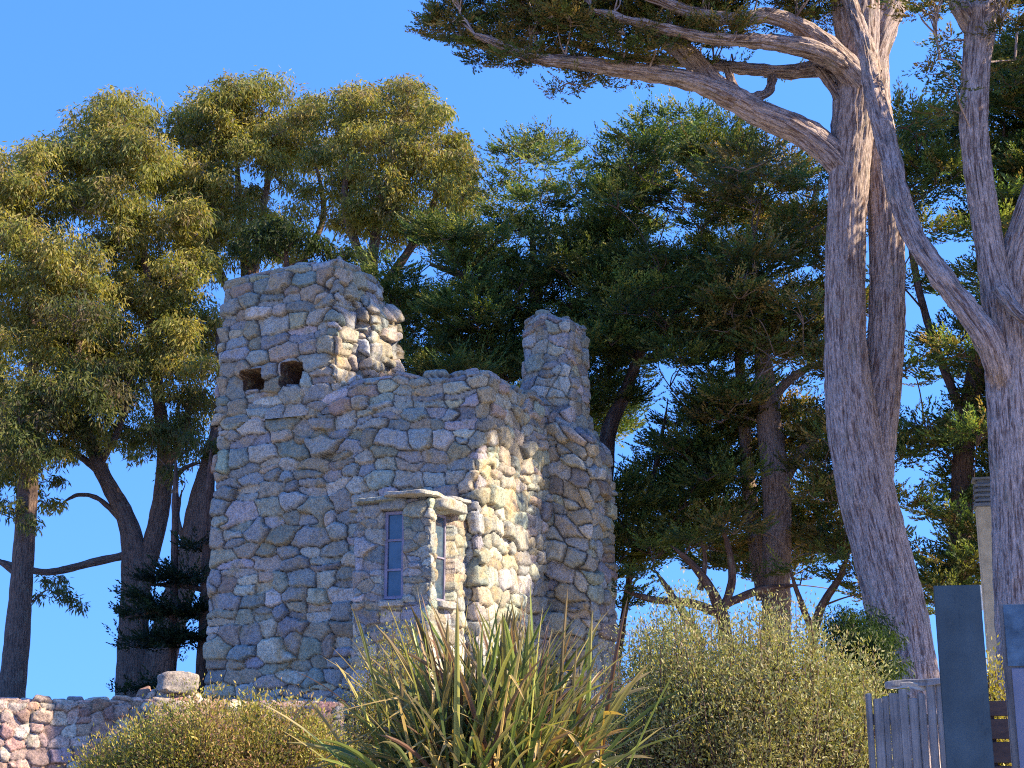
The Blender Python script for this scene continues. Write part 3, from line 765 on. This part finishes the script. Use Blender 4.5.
make_tree('cypress_tree', 'bronze-tinged cypress with a thick upright grey trunk, left of the big foreground trunk', 'tree', (776, 640), 36,
    [[(776, 700, 28), (776, 600, 27), (777, 500, 26), (769, 420, 24), (762, 350, 15), (757, 280, 7), (752, 220, 3)],
     [(783, 480, 11), (808, 444, 9), (840, 410, 7), (870, 380, 4)], [(768, 400, 10), (800, 372, 7), (830, 360, 4)],
     [(764, 600, 14, 1), (752, 520, 14, 1), (745, 440, 11, 1), (740, 370, 9, 1), (738, 300, 6, 1)]],
    [((x_, y_, q_, 1.2 + (i_ % 5) * .4) if (abs(x_ - 775) < 12 + q_ and y_ > 350) else (x_, y_, q_)) for i_, (x_, y_, q_) in enumerate(fill(C2_poly, C2_g, 140, (16, 38), 9, 14))], 'cyp', GC, BARK_MID, 207, spread=3.0, pal=CYPB_PAL)
F_poly = [(885, 150), (900, 118), (950, 95), (1000, 60), (1050, 40), (1080, 300), (1060, 560), (1000, 610), (930, 605), (905, 560), (890, 480), (880, 360), (890, 250)]
F_g = [(905, 395, 9), (938, 310, 12), (912, 320, 8), (960, 250, 9), (925, 350, 6), (935, 470, 7), (905, 560, 9), (1005, 130, 8), (945, 210, 7), (930,255,5),(945,395,6),(920,520,6)]
make_tree('cypress_tree', 'dark cypress filling the gap between the two big right-hand trunks', 'tree', (960, 640), 33,
    [[(958, 700, 24), (960, 560, 22), (965, 440, 18), (985, 320, 13), (1000, 200, 8), (1005, 110, 4)], [(965, 420, 9), (930, 330, 7), (910, 240, 5), (905, 150, 3)], [(968, 400, 9), (1020, 330, 6)]],
    fill(F_poly, F_g, 175, (16, 38), 15, 13) + [(935, 575, 16), (950, 590, 18), (930, 600, 14), (965, 575, 18), (945, 615, 14), (925, 560, 12)], 'cyp', GC, BARK_FAR, 211, spread=2.5, pal=CYP_PAL + CYPB_PAL[:3], extra=F_shade)
# low open cypress, bare curved boughs against the sky
make_tree('multi_stemmed_cypress', 'low open tree with bare curving boughs against the sky beyond the olive bush', 'tree', (722, 640), 34,
    [[(726, 650, 14), (722, 615, 12), (708, 585, 9), (690, 562, 6), (670, 545, 4)], [(722, 615, 9), (690, 603, 8), (655, 600, 6), (622, 590, 4)],
     [(722, 612, 8), (732, 580, 7), (728, 545, 5), (718, 520, 3)], [(724, 605, 8), (760, 590, 7), (800, 585, 5)], [(700, 590, 6), (705, 560, 4), (700, 535, 3)],
     [(700, 640, 9), (682, 610, 7), (665, 585, 5), (655, 570, 3)], [(810, 650, 10), (820, 610, 8), (838, 580, 6), (850, 550, 4)], [(812, 630, 7), (800, 600, 5), (790, 570, 3)]],
    [(665, 548, 16), (690, 540, 16), (725, 530, 16), (640, 575, 12), (800, 570, 14), (845, 560, 16), (622, 588, 12), (760, 575, 12), (865, 590, 14), (650, 545, 14)],
    'cyp', None, BARK_FAR, 223, spread=1.0, ridg=.08)
# small dark pine boughs left of the tower
make_tree('small_cypress', 'small dark layered cypress in front of the forked trunk left of the tower', 'tree', (185, 690), 36,
    [[(200, 694, 12), (204, 640, 12), (208, 570, 12), (210, 500, 9), (211, 450, 6)], [(203, 640, 5), (170, 632, 4), (140, 640, 3)], [(206, 590, 5), (175, 585, 4), (150, 585, 3)], [(203, 615, 5), (165, 610, 4), (125, 618, 3)],
     [(172, 674, 7), (174, 600, 7), (175, 520, 6), (176, 460, 5)]],
    [(188, 578, 20), (200, 545, 14), (165, 580, 14), (172, 612, 22), (140, 616, 16), (195, 610, 20), (160, 638, 20), (135, 645, 11), (185, 640, 18), (150, 598, 12), (148, 690, 10), (170, 688, 10), (130, 692, 6)],
    'cyp', None, BARK_FAR, 227, spread=.5, rz=.2, pal=[(.02, .035, .018), (.028, .045, .02), (.02, .03, .02)], up=.05, dens=3.2)
make_tree('green_shrub', 'dark green rounded shrub left of the big leaning cypress trunk', 'shrub', (862, 680), 16,
    [[(862, 720, 8), (862, 690, 6), (860, 660, 4)]],
    [(845, 632, 22), (862, 636, 24), (875, 650, 22), (870, 672, 26), (848, 662, 26), (862, 695, 28), (882, 700, 20), (840, 690, 24)], 'euc', None, BARK_FAR, 231, spread=.4,
    pal=[(.03, .06, .015), (.045, .08, .02), (.025, .045, .015)], dens=1.6, size=.3)

# ------------------------------------------------------------------ the two big foreground cypresses
def big_tree(name, label, base, Y, stems, limbs, blobs, seed, spread, k=110, pal=CYPB_PAL, extra=()):
    r = np.random.default_rng(seed); bp_ = P(base[0], base[1], Y); zg = gz(Y)
    root = thing(name, label, 'tree', (bp_[0], bp_[1], zg), 'big foreground cypresses')
    tb = TB(); sk = []
    for n_, s_ in enumerate(stems):
        p, rd = px_path(s_, Y, 40)
        if s_[0][1] > 640:
            kz = np.linspace(0, 1, 14)[:-1, None]; p0 = np.array([p[0][0] + .05, p[0][1], zg - .3])
            p = np.vstack([p0 * (1 - kz) + p[0] * kz, p]); rd = np.r_[rd[0] * (1.35 - .35 * kz[:, 0] ** .5), rd]
        tb.tube(p, rd * .91, k, ridges=.12, seed=seed + n_ * 5); sk.append(np.column_stack([p, rd]))
    for n_, s_ in enumerate(limbs):
        p, rd = px_path(s_, Y, 18); t2 = TB(); t2.tube(p, rd * .84, 48, ridges=.2, seed=seed + 50 + n_ * 3); t2.build('limb', BARK_BIG, root); sk.append(np.column_stack([p, rd]))
    sk = np.concatenate(sk); lb = LB(); br = tb; cs = []
    for b_ in blobs:
        y = Y + (b_[3] if len(b_) > 3 else r.uniform(-spread, spread)); cs.append((P(b_[0], b_[1], y), b_[2] * y / 1400.0))
    for e_ in extra: cs.append((np.array(e_[:3]), e_[3]))
    cs.sort(key=lambda q: np.min(np.linalg.norm(sk[:, :3] - q[0], axis=1)))
    for c, rad in cs:
        q = twig(br, r, sk, c, r0=.03, k=6)
        if q is not None: sk = np.vstack([sk, q])
        for _ in range(5):
            d = unit(r.normal(size=3)) * np.array([1, 1, .4]); twig(br, r, q if q is not None else sk, c + d * rad * .8, r0=.012, k=4, droop=.05)
        cyp_pad(lb, r, c, rad * 1.15, rad * .5, up=.0, dens=1.7 if rad < .7 else .8, pal=pal, size=.55 if rad < .7 else 1.3, tilt=(r.normal() * .2, 0))
    br.build('trunk', BARK_BIG, root); lb.build('crown', LEAF_CYP, root)
    return root

DB = fill([(440, -20), (640, -30), (830, -30), (820, 20), (740, 30), (700, 50), (640, 55), (600, 75), (540, 60), (480, 62), (445, 30)], [(605, 48, 4), (760, 10, 5)], 85, (12, 24), 31, 11, .8)
DB += [(452, 22, 10), (462, 38, 10), (488, 45, 8), (575, 85, 9), (590, 78, 8), (612, 88, 6), (560, 94, 6), (528, 62, 6), (785, 72, 9), (730, 66, 10), (690, 62, 12), (655, 52, 12), (700, 45, 12), (640, 80, 8)]
TopX = [(r_[0], r_[1], r_[2]) for r_ in []]
rr_ = random.Random(5)
overD = []
for _ in range(46):
    a_ = rr_.uniform(0, 2 * math.pi); q = math.sqrt(rr_.random())
    x = 5.5 + math.cos(a_) * q * 4.6; y = 20 + math.sin(a_) * q * 4.0
    if True:
        overD.append((x, y, 14.2 + rr_.uniform(0, 3.2) + .35 * abs(x - 5), rr_.uniform(.9, 1.3)))
big_tree('monterey_cypress', 'massive twin-stemmed cypress with long bare limbs reaching left over the tower', (906, 680), 20,
    [[(908, 690, 62), (897, 620, 60), (880, 550, 58), (864, 480, 56), (852, 410, 50), (846, 340, 42), (845, 260, 41), (848, 190, 42), (854, 120, 46), (860, 60, 46), (862, 0, 40), (864, -60, 32), (868, -130, 22), (870, -200, 12)],
     [(876, 520, 30, .1), (876, 450, 38, .15), (882, 380, 38, .2), (886, 310, 37, .2), (886, 230, 36, .2), (880, 150, 36, .2), (872, 90, 36, .15), (872, 50, 34, .1)]],
    [[(868, 70, 34), (882, 30, 32), (898, -5, 26), (915, -50, 20), (930, -100, 12)],
     [(856, 60, 30), (846, 20, 24), (840, -30, 20), (830, -80, 12)],
     [(846, 168, 34), (826, 148, 34), (800, 130, 31), (755, 110, 28), (718, 88, 26), (695, 62, 22), (668, 38, 20), (632, 16, 17), (598, -2, 13), (560, -22, 9)],
     [(735, 98, 22, -.05), (690, 80, 20, -.2), (635, 71, 16, -.4), (580, 63, 12, -.5), (535, 58, 9, -.6), (505, 47, 6, -.7), (475, 35, 4, -.8)],
     [(862, 85, 30, -.2), (835, 55, 26, -.3), (805, 30, 18, -.4), (770, 16, 14, -.6), (735, 20, 13, -.7), (690, 12, 11, -.8), (645, -5, 8, -1), (600, -18, 5, -1)],
     [(858, 90, 24, .2), (830, 68, 20, .3), (790, 72, 13, .5), (740, 68, 11, .6), (680, 62, 9, .8), (620, 56, 6, 1), (560, 40, 4, 1)],
     [(850, 70, 18, -.3), (815, 50, 20, -.5), (770, 42, 15, -.6), (710, 38, 11, -.8), (650, 25, 8, -1), (590, 10, 5, -1.2)],
     [(773, 78, 8, .3), (768, 92, 8, .1), (752, 98, 8, 0), (738, 96, 9, 0)], [(727, 68, 6), (732, 82, 6), (738, 94, 8)],
     [(845, 110, 9), (828, 82, 8), (815, 66, 8)]],
    DB, 301, 1.2, extra=overD)
E_shade = []  # unseen foliage added to the right, shaped to shade the big trunks
for _ in range(105):
    x = rr_.uniform(9, 14.5); E_shade.append((x, rr_.uniform(15.8, 21), rr_.uniform(6.0 + .3 * (x - 9), 12.2), rr_.uniform(.8, 1.2)))
big_tree('monterey_cypress', 'tall cypress at the right edge with one slender limb crossing up to the left', (1020, 700), 17.5,
    [[(1034, 700, 64), (1026, 620, 56), (1019, 540, 50), (1013, 460, 46), (1008, 390, 44), (1004, 330, 40), (992, 260, 30), (981, 190, 29), (974, 130, 29), (976, 70, 30), (981, 20, 32), (982, -30, 26), (985, -100, 18), (985, -170, 12)],
     [(1010, 420, 26, .1), (1016, 340, 28, .15), (1012, 270, 28, .1), (1028, 210, 24), (1050, 150, 20), (1075, 90, 16)]],
    [[(1002, 385, 26, -.1), (990, 345, 28, -.3), (968, 312, 24, -.3), (938, 272, 21, -.2), (912, 232, 20, 0), (897, 185, 19, .2), (886, 140, 20, .5), (874, 95, 20, .8), (866, 50, 16, 1.2), (850, 0, 12, 1.6), (845, -50, 9, 2)],
     [(978, 30, 24), (962, 5, 20), (945, -25, 16), (920, -70, 10)], [(984, 20, 24), (1000, -15, 20), (1015, -60, 14), (1030, -120, 9)],
     [(1000, 290, 14, -.3), (1020, 315, 10, -.5), (1050, 330, 8, -.6)]],
    [(900, 0, 12), (925, 12, 12), (940, -5, 14), (1005, 30, 14), (1020, 10, 16), (935, 60, 9), (945, 40, 10), (1015, 60, 12), (955, 88, 8), (915, -15, 14), (950, 110, 7), (930, 75, 8), (1000, -5, 16)], 331, 1.0, extra=E_shade)

# ------------------------------------------------------------------ shrubs in front
def bush(name, label, base, Y, wid, dep, hgt, nst, nlv, leafL, leafW, pal, seed, upright=.6, tip=None, cat='bush', top=None, flat=False):
    r = np.random.default_rng(seed); c0 = P(base, 740, Y); zg = gz(Y) - .05
    root = thing(name, label, cat, (c0[0], c0[1], zg)); tb = TB(); lb = LB()
    for i in range(nst):
        a = r.random() * 2 * math.pi; q = math.sqrt(r.random())
        ex, ey = math.cos(a) * q * wid / 2, math.sin(a) * q * dep / 2
        hh = hgt * (math.sqrt(max(.05, 1 - .75 * q ** 2.2)) if not flat else math.sqrt(1 - .55 * q ** 5)) * r.uniform(.68, 1.08)
        if top is not None: hh *= top(ex / (wid / 2))
        cl = float(vn(np.array([ex * 3.2 + seed]), np.array([ey * 3.2]))[0]); hh *= 1 + .17 * cl
        if r.random() < .09: hh *= r.uniform(1.05, 1.2)
        skip = (cl < -.25 and r.random() < .45)
        if skip: hh *= .8
        s = np.array([c0[0] + ex * .3, c0[1] + ey * .3, zg]); e = np.array([c0[0] + ex, c0[1] + ey, zg + hh])
        m = (s + e) / 2 + np.array([ex * .25, ey * .25, -hh * .05]) + r.normal(size=3) * .05
        path = crom(np.array([s, m, e]), 8); rd = np.linspace(.011, .003, len(path)); tb.tube(path, rd, 4)
        t_ = r.random(nlv) ** .6 * .75 + .27; idx = np.clip(t_, 0, .999) * (len(path) - 1); i0 = idx.astype(int); f = (idx - i0)[:, None]
        p = path[i0] * (1 - f) + path[np.minimum(i0 + 1, len(path) - 1)] * f
        # side twigs: leaves leave the stem in short tufts
        tw = unit(np.repeat(r.normal(size=(nlv // 6 + 1, 3)), 6, axis=0)[:nlv] + np.array([0, 0, .15])); p = p + tw * (r.random((nlv, 1)) ** .7 * .24)
        ax = unit(tw * .8 + r.normal(size=(nlv, 3)) * .45 + np.array([0, 0, upright]))
        bc_ = colours(r, 1, pal, .2)
        bc_ = bc_ * (1 + .3 * cl)
        lb.add(p, ax, r.normal(size=(nlv, 3)), r.uniform(.6, 1.5, nlv) * leafL, r.uniform(.7, 1.3, nlv) * leafW, bc_ * .4 + colours(r, nlv, pal, .3) * .6)
    tb.build('stems', BARK_FAR, root); lb.build('foliage', LEAF_BUSH, root); return root
OLIVE = [(.30, .31, .09), (.38, .38, .10), (.22, .26, .09), (.42, .36, .16), (.34, .24, .16), (.17, .20, .07), (.40, .38, .20)]
LEFTP = [(.28, .28, .05), (.36, .33, .06), (.20, .22, .05), (.42, .32, .08), (.36, .18, .15), (.14, .17, .05)]
def hz(py, Y): return P(512, py, Y)[2] - gz(Y) + .05
bush('olive_bush', 'large rounded silvery olive-yellow bush between the spiky flax and the grey fence', 752, 13, 2.55, 1.9, hz(618, 13), 420, 260, .038, .014, OLIVE, 401,
     flat=True, top=lambda u: .94 + .06 * math.sin(u * 9) + .04 * math.sin(u * 23) - .16 * max(0, u - .3))
bush('flowering_hedge_bush', 'low yellow-green bush with pinkish tips in front of the cobblestone wall', 214, 14.5, 2.6, 1.3, hz(704, 14.5), 330, 190, .04, .015, LEFTP, 403,
     flat=True, top=lambda u: .93 + .05 * math.sin(u * 11) + .04 * math.sin(u * 27 + 1) - .36 * max(0, -u - .1) - .1 * max(0, u - .5))
bush('yellow_shrub', 'small golden-green shrub against the tower foot behind the flax leaves', 392, 15.5, 1.05, .8, hz(634, 15.5), 110, 150, .035, .012, LEFTP[:4], 405)
bush('wispy_shrub', 'thin wispy shrub with sky showing through, between flax and olive bush', 632, 15, 1.0, .8, hz(622, 15), 40, 60, .034, .011, OLIVE, 407)
bush('yellow_sprig_plant', 'small bright yellow-green plant between the slate post and the notice board', 996, 9.3, .2, .2, P(512, 662, 9.3)[2] - gz(9.3) + .03, 60, 170, .028, .013, [(.35, .32, .05), (.42, .36, .08), (.3, .25, .04)], 409, cat='plant')

def flax(base, Y, n, seed):
    r = np.random.default_rng(seed); c0 = P(base, 740, Y); zg = gz(Y) - .02
    root = thing('flax_plant', 'big spiky flax with long bronze and green sword leaves before the tower', 'plant', (c0[0], c0[1], zg))
    V, Q, C = [], [], []; n0 = 0
    pal = np.array([(.10, .13, .03), (.14, .17, .04), (.07, .10, .03), (.12, .065, .045), (.15, .14, .05), (.08, .07, .035), (.22, .22, .06), (.05, .08, .025), (.09, .11, .04)])
    for i in range(n):
        az = r.random() * 2 * math.pi; lean = abs(r.normal()) * .40 + .03 if r.random() < .6 else r.uniform(.55, 1.3)
        lean = min(lean, 1.3); L = r.uniform(1.0, 2.0) * (1.1 - .18 * lean); W_ = r.uniform(.024, .056)
        b0_ = np.array([c0[0] + r.normal() * .30, c0[1] + r.normal() * .22, zg])
        hd = np.array([math.cos(az), math.sin(az) * .9, 0]); m = 14
        curv = r.uniform(.05, .45) * (1 + lean); kink = r.random() < .14; kp = r.uniform(.5, .8)
        pts = [b0_]; ang = lean * .8
        for q in range(1, m):
            s = q / m; ang += curv * s * .22
            if kink and abs(s - kp) < .5 / m + 1e-6: ang += r.uniform(.9, 1.7)
            pts.append(pts[-1] + (hd * math.sin(ang) + np.array([0, 0, math.cos(ang)])) * L / m)
        pts = np.array(pts); T = unit(np.gradient(pts, axis=0)); tw = r.normal() * .9
        side0 = np.array([-hd[1], hd[0], 0]) * math.cos(tw) + np.cross(T[0], np.array([-hd[1], hd[0], 0])) * math.sin(tw)
        s = np.linspace(0, 1, m)[:, None]; prof = W_ * np.minimum(1, .7 + s * 1.2) * np.sqrt(np.clip(1 - s ** 3.2, 0.0, 1)) + .0015
        sd_ = unit(side0 - T * (T @ side0)[:, None]); nr = np.cross(T, sd_)
        Vv_ = np.stack([pts - sd_ * prof / 2 + nr * prof * .22, pts, pts + sd_ * prof / 2 + nr * prof * .22], 1).reshape(-1, 3)
        c = pal[r.integers(len(pal))] * r.uniform(.9, 1.6)
        if kink: c = np.array([.42, .30, .10]) * r.uniform(.7, 1.2)
        dry = np.clip((s[:, 0] - r.uniform(.6, .95)) / .2, 0, 1)[:, None]
        cc = c * (1 - dry * .6) + np.array([.32, .22, .12]) * dry * .6
        edge = r.uniform(.9, 1.9)
        C3 = np.stack([cc * edge, cc, cc * edge], 1).reshape(-1, 3)
        V.append(Vv_); C.append(C3)
        for q in range(m - 1):
            a_ = n0 + q * 3; Q += [(a_, a_ + 1, a_ + 4, a_ + 3), (a_ + 1, a_ + 2, a_ + 5, a_ + 4)]
        n0 += m * 3
    mesh_np('foliage', np.concatenate(V), np.array(Q), LEAF_FLAX, root, col=np.concatenate(C), smooth=False)
flax(488, 11.5, 1050, 501)

# ------------------------------------------------------------------ fence, post, notice board, rails, pillar
EX, EY = np.array([math.cos(R(15)), -math.sin(R(15))]), np.array([math.sin(R(15)), math.cos(R(15))])
Yf = 11.0
fl = P(866, 700, Yf)[0]; fr_ = P(948, 700, Yf)[0]; ft = P(900, 690, Yf)[2]
fence = thing('picket_fence', 'weathered grey split picket fence under the big cypress trunk', 'fence', ((fl + fr_) / 2, Yf, gz(Yf)))
r = random.Random(3); x = fl
while x < fr_:
    ww = r.uniform(.035, .08); hh = ft + .02 + r.uniform(-.05, .035) - (.04 if x < fl + .35 else 0)
    box('picket', fence, WOOD_GREY, (x + ww / 2, Yf - (x - fl) * .268 + r.uniform(-.012, .012), (hh + gz(Yf) - .1) / 2), EX, EY, (ww, .025, hh - gz(Yf) + .1), .006, jit=.008)
    x += ww + r.uniform(.0, .006)
for zz in (gz(Yf) + .25, ft - .22): box('rail', fence, WOOD_GREY, ((fl + fr_) / 2 + .015, Yf - (fr_ - fl) * .134 + .058, zz), EX, EY, (fr_ - fl, .05, .08), .006)
lg = P(911, 686, Yf - .10)
log = slab('split_log', None, WOOD_GREY, (lg[0], lg[1], lg[2]), EX, EY, (.38, .07, .05), 95, .08)
log['label'] = 'grey split log lying across the top of the picket fence'; log['category'] = 'log'
lg2 = P(905, 678, Yf - .05)
log = slab('split_log', None, WOOD_LOG, (lg2[0], lg2[1], lg2[2]), EX, EY, (.30, .07, .05), 97, .08)
log['label'] = 'paler split log just above the grey one, against the cypress trunk'; log['category'] = 'log'

Yp = 6.5; p0 = P(935.5, 585, Yp); p1 = P(980, 585, Yp); zb = gz(Yp)
post = thing('slate_post', 'flat-topped wide slate grey wooden post, nearest object at lower right', 'post', ((p0[0] + p1[0]) / 2, Yp, zb))
box('board', post, WOOD_SLATE, ((p0[0] + p1[0]) / 2, Yp + .02, (p0[2] + zb) / 2), EX, EY, (p1[0] - p0[0], .028, p0[2] - zb), .003)
s0 = P(981.5, 610, Yp)[2]; box('lit_edge_strip', post, WHITE, (p1[0] + .004, Yp + .014, (s0 + p0[2]) / 2), EX, EY, (.010, .03, p0[2] - s0), .001)  # sunlit edge of the board, put in as a thin pale strip

Yn = 6.8; q0 = P(1002.5, 603, Yn); q1 = P(1075, 603, Yn); m0 = P(1008, 667, Yn)[2]; bz = P(1010, 800, Yn)[2]
nb = thing('notice_board', 'notice board cut by the right edge, blue sheet above a lilac one', 'notice board', ((q0[0] + q1[0]) / 2, Yn, gz(Yn)))
xc = (q0[0] + q1[0]) / 2; ww = q1[0] - q0[0]
box('backing', nb, WOOD_GREY, (xc, Yn + .03, (q0[2] + bz) / 2), EX, EY, (ww, .03, q0[2] - bz), .004)
box('sheet', nb, NOTICE_B, (xc + .005, Yn + .008, (q0[2] + m0) / 2), EX, EY, (ww - .016, .008, q0[2] - m0 - .012), .001, 'blue picture sheet at the top')
box('sheet', nb, NOTICE_L, (xc + .012, Yn + .004, (m0 + bz) / 2), EX, EY, (ww - .03, .008, m0 - bz - .01), .001, 'plain lilac sheet below')
for dx in (-ww * .3, ww * .3): box('leg', nb, WOOD_GREY, (xc + dx + .02, Yn + .075 - dx * .268, (q0[2] + gz(Yn)) / 2 - .05), EX, EY, (.06, .05, q0[2] - gz(Yn) - .1), .004)

Yr = 8.8; a0 = P(985, 705, Yr); a1 = P(1045, 705, Yr)
rf = thing('plank_fence', 'dark brown horizontal plank fence between slate post and notice board', 'fence', ((a0[0] + a1[0]) / 2, Yr, gz(Yr)))
for (ya, yb) in ((701, 716), (719, 739), (742, 763), (766, 790), (793, 815)):
    za, zb2 = P(1000, ya, Yr)[2], P(1000, yb, Yr)[2]
    box('plank', rf, WOOD_BROWN, ((a0[0] + a1[0]) / 2, Yr, (za + zb2) / 2), EX, EY, (a1[0] - a0[0], .03, za - zb2), .004)
for xx in (a0[0] + .03, a1[0] - .04): box('post', rf, WOOD_BROWN, (xx + .015, Yr - (xx - (a0[0] + a1[0]) / 2) * .268 + .056, (a0[2] + gz(Yr)) / 2), EX, EY, (.07, .07, a0[2] - gz(Yr) + .03), .005)

Yc = 24.0; c0_ = P(980, 506, Yc); c1_ = P(1003, 506, Yc)
pil = thing('cream_pillar', 'tall cream rendered pillar with grey louvred cap, half behind the right-edge trunk', 'pillar', ((c0_[0] + c1_[0]) / 2, Yc, gz(Yc)))
xm = (c0_[0] + c1_[0]) / 2; wd = c1_[0] - c0_[0]
box('shaft', pil, CREAM, (xm, Yc + wd / 2, (c0_[2] + gz(Yc)) / 2), EX, EY, (wd, wd, c0_[2] - gz(Yc)), .01)
ct = P(985, 478, Yc)[2]
box('cap', pil, LEADG, (xm, Yc + wd / 2, c0_[2] + .03), EX, EY, (wd + .06, wd + .06, .06), .008)
for k_ in range(4):
    box('louvre', pil, LEADG, (xm, Yc + wd / 2, c0_[2] + .11 + k_ * (ct - c0_[2] - .14) / 4), EX, EY, (wd + .02, wd + .02, .045), .006)
box('core', pil, LEADG, (xm, Yc + wd / 2, (c0_[2] + ct) / 2 + .03), EX, EY, (wd - .1, wd - .1, ct - c0_[2] - .08), .004)
box('top_plate', pil, LEADG, (xm, Yc + wd / 2, ct), EX, EY, (wd + .06, wd + .06, .04), .006)
